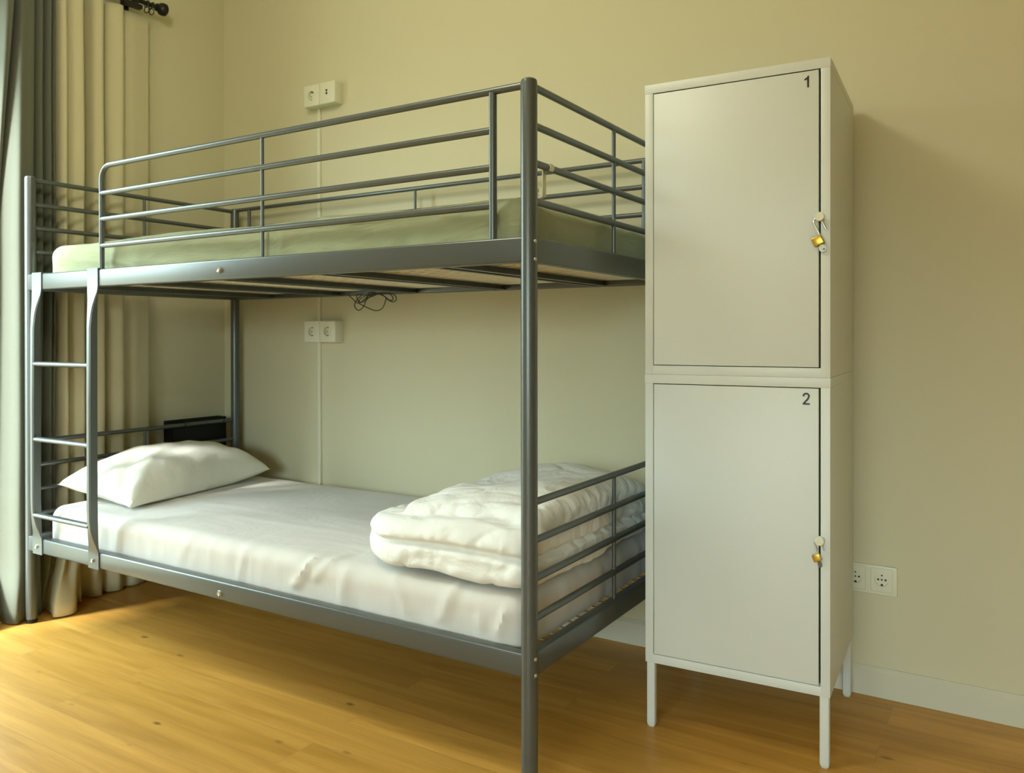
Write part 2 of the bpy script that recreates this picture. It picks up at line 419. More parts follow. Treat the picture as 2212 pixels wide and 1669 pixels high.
for z in (.925,.6645,.402):
    bm = bmesh.new()
    rings = []
    n = 18
    for x in (.098,.4225):
        rings.append([bm.verts.new((x, -.036+.0125*math.cos(2*PI*k/n), z+.0088*math.sin(2*PI*k/n))) for k in range(n)])
    for k in range(n): bm.faces.new((rings[0][k],rings[0][(k+1)%n],rings[1][(k+1)%n],rings[1][k]))
    bm.faces.new(rings[0]); bm.faces.new(rings[1])
    new_obj('rung', bm, ST, lad)
bolt(.072,.2845,lad,-.0195,.0065); bolt(.409,.2845,lad,-.0195,.0065)

# ------------------------------------------------------------------ soft goods
def rounded_slab(hx, hy, hz, rt, nx, ny, nz, fn=None, rb=None):
    """rounded box centred on origin built from grids; fn(p, n) -> displaced p"""
    bm = bmesh.new(); cache = {}
    def V(p):
        k = tuple(round(c,6) for c in p)
        if k not in cache:
            q = Vector(p)
            r = rt; rz = rt if (q.z > 0 or rb is None) else rb
            c = Vector((max(-hx+r,min(hx-r,q.x)), max(-hy+r,min(hy-r,q.y)), max(-hz+rz,min(hz-rz,q.z))))
            d = q-c; d.z *= r/rz
            n = d.normalized() if d.length > 1e-9 else Vector((0,0,1))
            s = c+Vector((n.x*r,n.y*r,n.z*rz))
            if fn: s = fn(s, n)
            cache[k] = bm.verts.new(s)
        return cache[k]
    def lines(h, n):
        # denser near the edges
        out = []
        for i in range(n+1):
            t = -1+2*i/n
            out.append(h*(t*.72+.28*math.sin(t*PI/2)))
        return out
    X, Y, Z = lines(hx,nx), lines(hy,ny), lines(hz,nz)
    for z in (-hz,hz):
        for i in range(nx):
            for j in range(ny):
                bm.faces.new([V((X[i],Y[j],z)),V((X[i+1],Y[j],z)),V((X[i+1],Y[j+1],z)),V((X[i],Y[j+1],z))])
    for y in (-hy,hy):
        for i in range(nx):
            for j in range(nz):
                bm.faces.new([V((X[i],y,Z[j])),V((X[i+1],y,Z[j])),V((X[i+1],y,Z[j+1])),V((X[i],y,Z[j+1]))])
    for x in (-hx,hx):
        for i in range(ny):
            for j in range(nz):
                bm.faces.new([V((x,Y[i],Z[j])),V((x,Y[i+1],Z[j])),V((x,Y[i+1],Z[j+1])),V((x,Y[i],Z[j+1]))])
    return bm

def seg_d(px, pz, a, b):
    ax, az = a; bx, bz = b
    dx, dz = bx-ax, bz-az; t = max(0,min(1,((px-ax)*dx+(pz-az)*dz)/(dx*dx+dz*dz)))
    return math.hypot(px-ax-t*dx, pz-az-t*dz), t

# upper mattress
MX0, MX1, MY0, MY1 = .062, 2.016, .025, .885
def mattress(z0, z1, body_mat, sheet_mat, fn, r):
    cx, cy, cz = (MX0+MX1)/2, (MY0+MY1)/2, (z0+z1)/2
    root = empty('mattress', (cx,cy,z0))
    bm = rounded_slab((MX1-MX0)/2-.022,(MY1-MY0)/2-.020,(z1-z0)/2-.014,.03,20,12,4)
    for v in bm.verts: v.co.z += (z1-z0)/2-.013
    new_obj('mattress_core', bm, body_mat, root)
    bm = rounded_slab((MX1-MX0)/2,(MY1-MY0)/2,(z1-z0)/2-.005,r,150,70,16, fn, .008)
    for v in bm.verts: v.co.z += (z1-z0)/2+.004
    new_obj('fitted_sheet', bm, sheet_mat, root)
    return root
def fn_up(p, n):
    x, y, z = p
    crown = .012*(1-(abs(y)/.45)**2)*(1-(abs(x)/1.0)**4) if n.z > -.2 else 0
    w = .006*noise.noise((x*3,y*4,z*9)) + .003*noise.noise((x*14,y*14,z*6+5))
    # long slack folds along the side
    if n.y < -.3:
        d, t = seg_d(x, z, (.35,.045), (.93,.02)); w += .007*math.exp(-(d/.012)**2)
        d, t = seg_d(x, z, (-.9,.01), (-.2,-.04)); w += .004*math.exp(-(d/.014)**2)
    if n.x > .5: w += .006*noise.noise((y*9,z*8,3))
    q = p+n*w; q.z += crown
    q.z = max(q.z, -.085+0*q.x) if False else q.z
    return q
UM = mattress(BB+.024+.002, 1.342, M['foam'], M['green'], fn_up, .045)
tag(UM, 'thin mattress in a sage green fitted sheet lying on the top bunk', 'mattress')
RIDGES = [((.31,.05),(.25,-.03),.010,.011),((.37,.055),(.33,.01),.006,.010),((.93,.02),(.905,-.055),.008,.010),((.44,.045),(.42,-.05),.006,.012),
          ((.60,.05),(.66,-.05),.006,.012),((.78,.05),(.74,-.05),.007,.014),((.05,.05),(.02,-.05),.005,.012),((-.2,.05),(-.25,-.05),.004,.012),((-.55,.05),(-.56,-.05),.004,.014),((-.80,.05),(-.78,-.05),.005,.016),((.86,.0),(.87,-.05),.006,.01)]
def fn_lo(p, n):
    x, y, z = p
    w = .0035*noise.noise((x*4,y*4,z*6)) + .0015*noise.noise((x*18,y*5,z*3))
    cr = .004*(1-(y/.45)**2)
    if n.y < .2 and y < -.30:
        for a, b, amp, wd in RIDGES:
            # fold the top edge over: use arc length past the edge as height
            h = z if n.z < .7 else z+(y+.39)*.0
            d, t = seg_d(x, h, a, b); w += amp*math.exp(-(d/wd)**2)*(1 if n.z < .9 else math.exp(-((y+.40)/.05)**2))
        w += .0022*noise.noise((x*45,z*5,2))
    if n.x > .4:
        w += .006*noise.noise((y*12,z*5,4)) + .003*noise.noise((y*30,z*6,9))
    if n.z > .9:
        for k in range(5):
            yy = -.30+.02*k+.05*math.sin(x*2.1+k)
            w += .0022*math.exp(-((y-yy-.06*k)/.02)**2)*max(0,math.sin(x*3.0+k*1.7))
    if abs(n.z) < .9 or z < 0: w = min(w,.002)+max(0,w-.002)*max(0,min(1,(z+.036)/.02))
    q = p+n*w; q.z += cr
    return q
LM = mattress(LBB+.024+.002, .419, M['foam'], M['white'], fn_lo, .042)
tag(LM, 'mattress in a creased white fitted sheet lying on the bottom bunk', 'mattress')

# pillow from its four corner tips
A, B_, C_, D_ = Vector((.045,.066,.487)), Vector((.392,.128,.428)), Vector((.325,.822,.464)), Vector((.040,.775,.492))
def pillow():
    bm = bmesh.new(); n = 44; top, bot = [], []
    for i in range(n+1):
        rt, rb = [], []
        for j in range(n+1):
            u, v = -1+2*i/n, -1+2*j/n
            uu = u*(1-.085*(1-v*v)**1.0*abs(u)); vv = v*(1-.075*(1-u*u)*abs(v))
            a, b = (uu+1)/2, (vv+1)/2      # a: head->front, b: near->far
            base = A*(1-a)*(1-b)+B_*a*(1-b)+C_*a*b+D_*(1-a)*b
            e = max(0,(1-abs(u)**2.8))*max(0,(1-abs(v)**2.5))
            th = e**.50
            zt = base.z + .128*th*(1+.10*noise.noise((u*1.6,v*1.6,1))) + .006*noise.noise((u*4,v*5,2))*min(1,e*6)
            # soft sag lines running from the near front corner
            d, t = seg_d(u, v, (1.0,-1.0), (.1,-.25)); zt += .010*math.exp(-(d/.10)**2)*min(1,e*8)
            d, t = seg_d(u, v, (.55,-1.0), (.0,-.5)); zt -= .012*math.exp(-(d/.12)**2)*min(1,e*8)
            zb = max(base.z-.05*th, .4285) if e > 0 else base.z
            zb = min(zb, zt)
            rt.append(bm.verts.new((base.x,base.y,zt)))
            rb.append(rt[-1] if e <= 0 else bm.verts.new((base.x,base.y,zb)))
        top.append(rt); bot.append(rb)
    for i in range(n):
        for j in range(n):
            bm.faces.new((top[i][j],top[i+1][j],top[i+1][j+1],top[i][j+1]))
            q = [bot[i][j],bot[i][j+1],bot[i+1][j+1],bot[i+1][j]]
            try: bm.faces.new(q)
            except ValueError: pass
    return new_obj('pillow', bm, M['pillow'])
tag(pillow(), 'plump white pillow at the head of the bottom bunk', 'pillow')

# folded duvet: a folded lower half and a puffy upper half merged into one surface
def sstep(a, b, t):
    t = max(0,min(1,(t-a)/(b-a))); return t*t*(3-2*t)
def put(dst, src, off):
    m = {}
    for v in src.verts: m[v] = dst.verts.new(v.co+off)
    for f in src.faces: dst.faces.new([m[v] for v in f.verts])
    src.free()
def puff(p, n, sd):
    x, y, z = p
    w = .014*noise.noise((x*5+sd,y*5,z*5)) + .006*noise.noise((x*13,y*12+sd,z*16))
    d = noise.noise((x*7+y*3+sd, y*16-x*5, z*9))           # drawn-in wrinkles
    w -= .007*max(0,1-abs(d)*7)
    return w
def fn_low(p, n):
    x, y, z = p; w = puff(p, n, 2.0)
    side = 1-abs(n.z)
    zg = .004-.028*x
    g = math.exp(-((z-zg)/.0075)**2)
    w -= .030*g*side*sstep(-.30,-.20,x+(.25 if n.x < -.4 and y > -.2 else 0))
    w += .006*noise.noise((x*42,y*42,z*10))*math.exp(-((z-zg)/.035)**2)*side
    # tucked swirl of the fold at the near left corner
    d, t = seg_d(x, z, (-.245,.028), (-.17,-.020)); w -= .016*math.exp(-(d/.009)**2)*(1 if n.y < -.3 else 0)
    q = p+n*w
    if q.y < .1: q.y += .15*(max(0,(-.07-q.x)/.23))**2*min(1,(.1-q.y)/.5)
    q.z -= .055*sstep(.10,.44,q.y)*(q.z+.077)/.154
    q.z = -.074+(max(q.z,-.074)+.074)*(1-.34*sstep(.10,-.30,q.x))
    q.z += .012*sstep(-.1,-.28,q.x)*(1 if q.z < -.03 else .3)*(1 if q.y < 0 else 0)
    return q
def fn_top(p, n):
    x, y, z = p; w = puff(p, n, 6.3)
    w += .005*noise.noise((x*38,y*30,3))*(1-abs(n.z))
    q = p+n*w
    u, v = x/.23, y/.39
    q.z += .022*(1-u*u*.8)*(1-v*v) - .055*sstep(.06,.42,y)
    q.z -= .030*sstep(.12,-.24,x)
    d, t = seg_d(x, y, (-.10,-.02), (.10,.25)); q.z += .012*math.exp(-(d/.05)**2)
    return q
bm = bmesh.new()
put(bm, rounded_slab(.308,.412,.074,.055,64,70,22,fn_low,.024), Vector((1.727,.440,.505)))
put(bm, rounded_slab(.218,.386,.040,.038,64,70,14,fn_top), Vector((1.812,.482,.574)))
dv = new_obj('folded_duvet', bm, M['duvet'])
rm = dv.modifiers.new('weld', 'REMESH'); rm.mode = 'VOXEL'; rm.voxel_size = .0055
sm = dv.modifiers.new('soft', 'SMOOTH'); sm.factor = .5; sm.iterations = 2
dg = bpy.context.evaluated_depsgraph_get(); dg.update()
me = bpy.data.meshes.new_from_object(dv.evaluated_get(dg)); dv.modifiers.clear(); dv.data = me
for p in me.polygons: p.use_smooth = True
for v in me.vertices:                     # it rests on the sheet and stops at the foot rails
    if v.co.x > 2.034: v.co.x = 2.034
    if v.co.z < .430: v.co.z = .430
tag(dv, 'thick white duvet folded in layers at the foot of the bottom bunk', 'duvet')

# ------------------------------------------------------------------ lockers
LKX, LKY, LKR = 2.146, .4371, .0526
LW, LD = .45, .47
def locker(z0, z1, digit):
    root = empty('locker', (LKX,LKY,z0), LKR)
    h = z1-z0; t = .0008
    fr, tb, bb = .0215, .0235, .0225       # front frame widths
    bm = bmesh.new()
    box(bm, 0,fr, 0,LD, 0,h, .0012); box(bm, LW-fr,LW, 0,LD, 0,h, .0012)
    box(bm, fr-.002,LW-fr+.002, .0003,LD, h-tb,h, .001); box(bm, fr-.002,LW-fr+.002, .0003,LD, 0,bb, .001)
    box(bm, fr-.002,LW-fr+.002, LD-.015,LD, bb-.002,h-tb+.002)
    body = new_obj('cabinet_body', bm, M['locker'], root)
    # the top sheet wraps over the sides as a shallow lid
    bm = bmesh.new(); box(bm, -.0008,LW+.0008, -.0009,LD, h-.0235,h+.0002, .0015)
    new_obj('top_panel', bm, M['locker'], root)
    # near-black sheet behind the door, standing in for the shade in its gaps
    bm = bmesh.new(); box(bm, fr-.001,LW-fr+.001, .024,.026, bb-.001,h-tb+.001)
    new_obj('gap_shade_sheet', bm, M['dark'], root, smooth=False)
    dx0, dx1, dz0, dz1 = fr+.0016, LW-fr-.0046, bb+.0018, h-tb-.0018
    door = mkbox('door', (dx0,dx1,.0006,.020,dz0,dz1), M['locker'], root, .0014)
    # the number
    bm = bmesh.new(); yy0, yy1 = -.0001, .0008
    if digit == 1:
        ox, oz = LW-.0515, h-tb-.0405
        prism(bm, [(0,0),(.0040,0),(.0040,.0275),(.0012,.0275),(-.0010,.0235),(-.0065,.0205),(-.0065,.0168),(-.0005,.0192)], yy0, yy1)
        mat = M['ink_black']
    else:
        ox, oz = LW-.0535, h-tb-.0405
        path = [(-.0062,.0195)]+[(.0+.0062*math.cos(a),.0205+.0058*math.sin(a)) for a in [PI-.15-(PI+.45)*k/12 for k in range(13)]]+[(.0030,.0125),(-.0012,.0082),(-.0050,.0034),(-.0058,.0016)]
        w = .0021
        P = [Vector((a,b)) for a,b in path]; Lf, Rt = [], []
        for i, p in enumerate(P):
            t_ = (P[min(i+1,len(P)-1)]-P[max(i-1,0)]).normalized(); nn = Vector((-t_.y,t_.x))
            Lf.append(p+nn*w); Rt.append(p-nn*w)
        for i in range(len(P)-1):
            q = [Lf[i],Lf[i+1],Rt[i+1],Rt[i]]; prism(bm, [(v.x,v.y) for v in q], yy0, yy1)
        prism(bm, [(-.0080,0),(.0082,0),(.0082,.0038),(-.0080,.0038)], yy0, yy1)
        mat = M['ink_grey']
    for v in bm.verts: v.co.x += ox; v.co.z += oz
    nb = new_obj('door_number', bm, mat, door, smooth=False)
    tag(nb, 'black number 1' if digit == 1 else 'dark grey number 2')
    # round turning knob over the gap
    kx, kz = LW-.0215, {1:1.2965-z0, 2:.5405-z0}[digit]
    bm = bmesh.new(); lathe(bm, [(.0045,.002),(.0045,-.013),(.0092,-.0135),(.0108,-.0150),(.0108,-.0205),(.0098,-.0222),(.004,-.0226)], 26, 'y', (kx,0,kz))
    new_obj('knob', bm, M['plastic'], root)
    return root, kx, kz
def legs(root):
    for x, y in ((.0135,.0135),(LW-.0135,.0135),(.0135,LD-.0135),(LW-.0135,LD-.0135)):
        bm = bmesh.new(); r = .0112
        ring = []
        for z, s in ((0,.62),(.004,.85),(.010,1),(.1712,1)):
            rr = r*s; c = rr*.42
            pts = [(-rr+c,-rr),(rr-c,-rr),(rr-c*.3,-rr+c*.3),(rr,-rr+c),(rr,rr-c),(rr-c*.3,rr-c*.3),(rr-c,rr),(-rr+c,rr),(-rr+c*.3,rr-c*.3),(-rr,rr-c),(-rr,-rr+c),(-rr+c*.3,-rr+c*.3)]
            ring.append([bm.verts.new((x+a,y+b,z-.17)) for a,b in pts])
        for a, b in zip(ring, ring[1:]):
            for k in range(12): bm.faces.new((a[k],a[(k+1)%12],b[(k+1)%12],b[k]))
        bm.faces.new(ring[0]); bm.faces.new(ring[-1])
        new_obj('leg', bm, M['locker'], root)
LK2, k2x, k2z = locker(.170,.9198,2); legs(LK2)
LK1, k1x, k1z = locker(.9202,1.670,1)
tag(LK1, 'white metal locker marked 1, stacked on top of the locker marked 2', 'locker', 'stacked white lockers')
tag(LK2, 'white metal locker on four legs marked 2, under the locker marked 1', 'locker', 'stacked white lockers')

# padlocks: local frame = lock hanging straight down from the knob stem, tilted a little
def padlock(root_l, kx, kz, tilt, scale, label, key_turn):
    root = empty('padlock'); 
    Mx = root_l.matrix_basis @ Matrix.Translation((kx,-.0072,kz)) @ Matrix.Rotation(tilt,4,'Y') @ Matrix.Scale(scale,4)
    root.matrix_basis = Mx
    bm = bmesh.new(); box(bm, -.0400,-.0158,-.0058,.0058,-.0590,-.0370,.0026,3)
    new_obj('lock_body', bm, M['brass'], root)
    bm = bmesh.new(); xa, xb, cz_ = -.0186, -.0006, -.0070; R = (xb-xa)/2; xm_ = (xa+xb)/2
    pts = [(xa,0,-.0385),(xa,0,-.014)]
    pts += [(xm_-R*math.cos(a),0,cz_+R*math.sin(a)) for a in [PI*k/12 for k in range(13)]]
    pts += [(xb,0,-.016),(xb,0,-.0325)]
    tube(bm, pts, .0021, 10)
    new_obj('shackle', bm, M['chrome'], root)
    bm = bmesh.new()                    # key bow with a hole, hanging below the body
    n = 20; ro, ri = .0092, .0027; ring = []; kx_ = -.0262
    for y in (-.0009,.0009):
        ring.append([bm.verts.new((kx_+ro*math.cos(2*PI*k/n)*.9, y, -.0685+ro*math.sin(2*PI*k/n))) for k in range(n)])
        ring.append([bm.verts.new((kx_+.002+ri*math.cos(2*PI*k/n), y, -.0720+ri*math.sin(2*PI*k/n))) for k in range(n)])
    for k in range(n):
        j = (k+1)%n
        bm.faces.new((ring[0][k],ring[0][j],ring[1][j],ring[1][k])); bm.faces.new((ring[2][k],ring[3][k],ring[3][j],ring[2][j]))
        bm.faces.new((ring[0][k],ring[2][k],ring[2][j],ring[0][j])); bm.faces.new((ring[1][k],ring[1][j],ring[3][j],ring[3][k]))
    box(bm, kx_-.0025,kx_+.0025,-.0008,.0008,-.063,-.058)
    bmesh.ops.rotate(bm, verts=bm.verts[:], cent=(kx_,0,-.062), matrix=Matrix.Rotation(key_turn,3,'Z'))
    new_obj('key', bm, M['key'], root)
    tag(root, label, 'padlock', 'open brass padlocks on the locker knobs')
padlock(LK1, k1x, k1z, -.436, 1.0, 'open brass padlock with its key hanging from the knob of locker 1', 0)
padlock(LK2, k2x, k2z, -.36, .78, 'open brass padlock hanging from the knob of locker 2', 1.0)

# ------------------------------------------------------------------ wall sockets
def recess(hx, hy, hz, r, depth):
    bm = bmesh.new(); lathe(bm, [(r,hy-.01),(r*.93,hy+depth)], 28, 'y', (hx,0,hz)); return new_obj('cut', bm)
def module(root, x0, x1, z0, z1, yf, kind):
    ho = mkbox('housing', (x0,x1,yf,WY+.001,z0,z1), M['plastic'], root, .0030, 3)
    cx, cz = (x0+x1)/2-.002, (z0+z1)/2
    if kind == 'round':
        carve(ho, [recess(cx,yf,cz,.0200,.0145)])
        bm = bmesh.new(); lathe(bm, [(.0186,yf+.0146),(.0186,yf+.0125)], 24, 'y', (cx,0,cz)); ins = new_obj('socket_insert', bm, M['plastic'], ho)
        bm = bmesh.new()
        for dx in (-.0095,.0095): lathe(bm, [(.0026,yf+.0126),(.0026,yf+.0118)], 12, 'y', (cx+dx,0,cz))
        for dz in (.0165,-.0165): box(bm, cx-.003,cx+.003, yf+.003,yf+.0126, cz+dz-.0015,cz+dz+.0015)
        new_obj('contact', bm, M['hole'], ho)
    else:
        bm = bmesh.new()
        for dz in (.009,-.003): lathe(bm, [(.0052,yf+.001),(.0050,yf-.0012),(.0036,yf-.0012)], 16, 'y', (cx,0,cz+dz))
        new_obj('jack', bm, M['hole'], ho)
def wall_box(zc, kinds, label):
    root = empty('wall_socket', (0,0,0)); yf = .915; x0 = .428
    for i, k in enumerate(kinds): module(root, x0+.0885*i, x0+.0885*i+.0872, zc-.0445, zc+.0445, yf, k)
    tag(root, label, 'socket', 'surface-mounted double wall sockets'); return root
wall_box(2.026, ('round','jack'), 'surface-mounted white double socket high on the wall above the top bunk')
wall_box(1.039, ('round','round'), 'surface-mounted white double socket on the wall just above the bottom bunk')
for z0, z1, lb in ((1.0838,1.9812,'thin white cable duct on the wall between the two socket boxes'),(.083,.9942,'thin white cable duct running down the wall below the lower socket box')):
    bm = bmesh.new(); prism(bm, [(.4665,WY+.0005),(.4665,WY-.0085),(.4685,WY-.0105),(.4795,WY-.0105),(.4815,WY-.0085),(.4815,WY+.0005)], z0, z1, 'z')
    for v in bm.verts: v.co.x -= .0
    tag(new_obj('cable_duct', bm, M['plastic'], smooth=False), lb, 'cable duct', 'white cable ducts')
# flush double outlet by the locker
root = empty('wall_outlet')
pl = mkbox('cover_plate', (2.530,2.6815,WY-.0085,WY+.001,.2885,.3705), M['plastic'], root, .0030, 3)
cuts = []
for cx in (2.5725,2.6415):
    cuts.append(recess(cx,WY-.0085,.3305,.0185,.0062))
carve(pl, cuts)
for cx in (2.5725,2.6415):
    bm = bmesh.new()
    for x0,x1,z0,z1 in ((cx-.0275,cx-.0268,.298,.363),(cx+.0268,cx+.0275,.298,.363),(cx-.0275,cx+.0275,.3628,.3635),(cx-.0275,cx+.0275,.2975,.2982)):
        box(bm, x0,x1,WY-.0089,WY-.0084,z0,z1)
    mod = new_obj('socket_module', bm, M['socketgrey'], root, smooth=False)
    bm = bmesh.new()
    for dx, dz, r in ((-.0095,0,.0027),(.0095,0,.0027),(0,0,.0024),(0,-.0150,.0034),(0,.0120,.0022)):
        lathe(bm, [(r,WY-.0015),(r,WY-.0028)], 12, 'y', (cx+dx,0,.3305+dz))
    new_obj('pin_hole', bm, M['hole'], mod)
tag(root, 'flush white double power outlet low on the wall beside the lockers', 'outlet')

# ------------------------------------------------------------------ cable bundle under the top bunk
LOOPS = [[(0.721,0.86,1.187),(0.743,0.86,1.172),(0.769,0.86,1.153),(0.783,0.86,1.148),(0.809,0.86,1.137),(0.834,0.86,1.128),(0.864,0.86,1.119),(0.886,0.86,1.12),(0.905,0.86,1.13),(0.915,0.86,1.149),(0.92,0.86,1.167),(0.905,0.857,1.176),(0.886,0.855,1.184)],
[(0.886,0.855,1.184),(0.877,0.854,1.185),(0.847,0.854,1.182),(0.828,0.854,1.167),(0.814,0.854,1.139),(0.797,0.854,1.124),(0.782,0.854,1.122),(0.768,0.854,1.133),(0.767,0.854,1.148),(0.782,0.854,1.166),(0.802,0.854,1.179),(0.81,0.852,1.182)],
[(0.81,0.852,1.182),(0.79,0.850,1.182),(0.782,0.848,1.18),(0.783,0.848,1.17),(0.798,0.848,1.15),(0.824,0.848,1.165),(0.845,0.848,1.179),(0.871,0.848,1.183)],
[(0.871,0.848,1.183),(0.902,0.842,1.183),(0.926,0.842,1.172),(0.946,0.842,1.158),(0.969,0.842,1.149),(0.985,0.842,1.157),(0.982,0.842,1.171),(0.967,0.842,1.18),(0.952,0.842,1.183)],
[(0.952,0.842,1.183),(0.93,0.838,1.183),(0.914,0.836,1.181),(0.936,0.836,1.169),(0.957,0.836,1.156),(0.973,0.836,1.157),(0.973,0.836,1.167),(0.964,0.836,1.176),(0.95,0.834,1.183)],
[(0.95,0.834,1.183),(0.90,0.826,1.184),(0.88,0.824,1.182),(0.866,0.824,1.169),(0.851,0.824,1.158),(0.828,0.824,1.15),(0.815,0.824,1.157),(0.836,0.824,1.17),(0.866,0.824,1.18),(0.895,0.824,1.183),(0.924,0.824,1.182)],
[(0.924,0.824,1.182),(0.89,0.832,1.180),(0.87,0.836,1.176),(0.848,0.838,1.166),(0.83,0.84,1.158),(0.85,0.842,1.168),(0.875,0.842,1.180)]]
allp = []
for l in LOOPS: allp += l[:-1]
allp.append(LOOPS[-1][-1])
bm = bmesh.new(); tube(bm, smooth_path(allp, 8), .0019, 8)
cb = new_obj('cable', bm, M['cable'])
tag(cb, 'tangled black cable hanging under the top bunk near the wall', 'cable')
bm = bmesh.new(); tube(bm, smooth_path([(.868,.815,1.1845),(.866,.84,1.172),(.868,.868,1.1845),(.868,.842,1.1895),(.868,.815,1.1845)],6), .0016, 8)
new_obj('tie', bm, M['cable'], cb)

# ------------------------------------------------------------------ hook on the third foot rail
hk = empty('coat_hook', (L,.09,RZ[2]))
bm = bmesh.new()
n = 16; pr = []
for yy in (-.0085,.0085):
    for rr in (.0086,.0112):
        pr.append([bm.verts.new((rr*math.cos(a), yy, rr*math.sin(a))) for a in [-.9+(PI+1.2)*k/n for k in range(n+1)]])
for k in range(n):
    bm.faces.new((pr[0][k],pr[0][k+1],pr[1][k+1],pr[1][k])); bm.faces.new((pr[2][k],pr[3][k],pr[3][k+1],pr[2][k+1]))
    bm.faces.new((pr[1][k],pr[1][k+1],pr[3][k+1],pr[3][k])); bm.faces.new((pr[0][k],pr[2][k],pr[2][k+1],pr[0][k+1]))
for k in (0,n): bm.faces.new((pr[0][k],pr[1][k],pr[3][k],pr[2][k]))
new_obj('clip', bm, M['plastic'], hk)
bm = bmesh.new(); box(bm, -.0135,-.0100,-.0075,.0075,-.066,.002,.001)
new_obj('strap', bm, M['plastic'], hk)
bm = bmesh.new(); tube(bm, smooth_path([(-.012,0,-.060),(-.016,0,-.066),(-.026,0,-.066),(-.031,0,-.058),(-.032,0,-.050)],6), .0045, 12)
bmesh.ops.create_uvsphere(bm, u_segments=14, v_segments=10, radius=.0068, matrix=Matrix.Translation((-.032,0,-.048)))
new_obj('peg', bm, M['plastic'], hk)
tag(hk, 'small white plastic hook clipped over a top bunk foot rail', 'hook')

# ------------------------------------------------------------------ black box behind the head rails
bx = empty('storage_box', (-.05,.74,.528))
bm = bmesh.new(); t = .004; x0,x1,y0,y1,z0,z1 = -.034,.024,-.138,.142,0,.134
box(bm, x0,x1,y0,y1,z0,z0+t); box(bm, x0,x0+t,y0,y1,z0,z1,.001); box(bm, x1-t,x1,y0,y1,z0,z1,.001); box(bm, x0,x1,y0,y0+t,z0,z1,.001); box(bm, x0,x1,y1-t,y1,z0,z1,.001)
new_obj('tray', bm, M['black'], bx)
for y in (-.10,.10):
    bm = bmesh.new(); tube(bm, smooth_path([(.0205,y,.118),(.030,y,.1295),(.044,y,.1345),(.058,y,.1285),(.0605,y,.116),(.0595,y,.107)],5), .0016, 8)
    new_obj('hanger', bm, M['black'], bx)
tag(bx, 'black open box hung behind the head rails of the bottom bunk', 'box')

# ------------------------------------------------------------------ curtains and rod
def cat(pts, t):
    n = len(pts)-1; s = min(max(t,0),1)*n; i = min(int(s), n-1); f = s-i
    p0 = Vector(pts[max(i-1,0)]); p1 = Vector(pts[i]); p2 = Vector(pts[i+1]); p3 = Vector(pts[min(i+2,n)])
    return .5*((2*p1)+(p2-p0)*f+(2*p0-5*p1+4*p2-p3)*f*f+(3*p1-p0-3*p2+p3)*f**3)
def curtain(name, levels, mat, nu=260, nv=60, thick=.0022, seed=0):
    """levels: list of (z, [(y,x),...]) top to bottom, equal point counts"""
    bm = bmesh.new(); rows = []
    zs = [l[0] for l in levels]
    for j in range(nv+1):
        z = zs[0]+(zs[-1]-zs[0])*j/nv
        k = 0
        while k < len(zs)-2 and z < zs[k+1]: k += 1
        f = (zs[k]-z)/(zs[k]-zs[k+1]); f = f*f*(3-2*f)
        row = []
        for i in range(nu+1):
            a = cat(levels[k][1], i/nu); b = cat(levels[k+1][1], i/nu); p = a*(1-f)+b*f
            w = .004*noise.noise((p.x*16, z*2.2, seed))*(1-.3*f)
            row.append(bm.verts.new((max(p.y+w, LX+.004), p.x+.003*noise.noise((p.x*9,z*2,seed+4)), z)))
        rows.append(row)
    for a, b in zip(rows, rows[1:]):
        for i in range(nu): bm.faces.new((a[i],a[i+1],b[i+1],b[i]))
    o = new_obj(name, bm, mat)
    sd = o.modifiers.new('cloth', 'SOLIDIFY'); sd.thickness = thick; sd.offset = 0
    return o
def pleats(ys, xs): return list(zip(ys, xs))
v, h = -.112, -.048
cream_top = [(.136,-.120),(.144,-.114),(.151,-.060),(.168,-.052),(.185,-.085),(.205,-.055),(.232,-.050),(.250,-.112),(.275,-.118),(.285,-.06),(.312,-.050),(.335,-.105),(.352,-.075),(.385,-.058),(.405,-.062),(.425,-.095),(.46,-.085),(.50,-.088),(.54,-.092)]
cream_mid = [(.136,-.120),(.143,-.114),(.149,-.058),(.164,-.046),(.182,-.090),(.200,-.055),(.228,-.045),(.246,-.115),(.268,-.120),(.280,-.055),(.310,-.045),(.335,-.108),(.350,-.072),(.385,-.050),(.405,-.060),(.425,-.095),(.46,-.080),(.50,-.085),(.535,-.092)]
cream_bot = [(.098,-.118),(.100,-.090),(.080,-.015),(.062,.036),(.110,.056),(.150,.030),(.190,-.060),(.215,-.050),(.235,-.110),(.258,-.118),(.275,-.070),(.305,-.060),(.33,-.105),(.345,-.08),(.375,-.060),(.40,-.066),(.42,-.09),(.455,-.07),(.50,-.075)]
cc = curtain('curtain', [(2.345,cream_top),(1.2,cream_mid),(.255,cream_mid),(.006,cream_bot)], M['cream_cloth'], seed=1)
tag(cc, 'cream curtain in deep folds between the bunk bed and the left wall', 'curtain', 'window curtains')
g_top = [(-.066,-.118),(-.062,-.085),(-.060,-.034),(-.050,-.026),(-.036,-.032),(-.026,-.100),(-.018,-.112),(-.014,-.060),(-.011,-.030),(.010,-.026),(.034,-.032),(.042,-.088),(.052,-.050),(.068,-.040),(.078,-.088),(.090,-.050),(.102,-.042),(.110,-.090),(.118,-.055),(.126,-.062)]
g_mid = [(-.052,-.128),(-.051,-.127),(-.050,-.127),(-.048,-.127),(-.046,-.127),(-.043,-.127),(-.040,-.124),(-.032,-.075),(-.026,-.026),(-.002,-.024),(.026,-.034),(.038,-.085),(.050,-.050),(.066,-.042),(.076,-.088),(.088,-.052),(.102,-.044),(.110,-.090),(.118,-.056),(.126,-.062)]
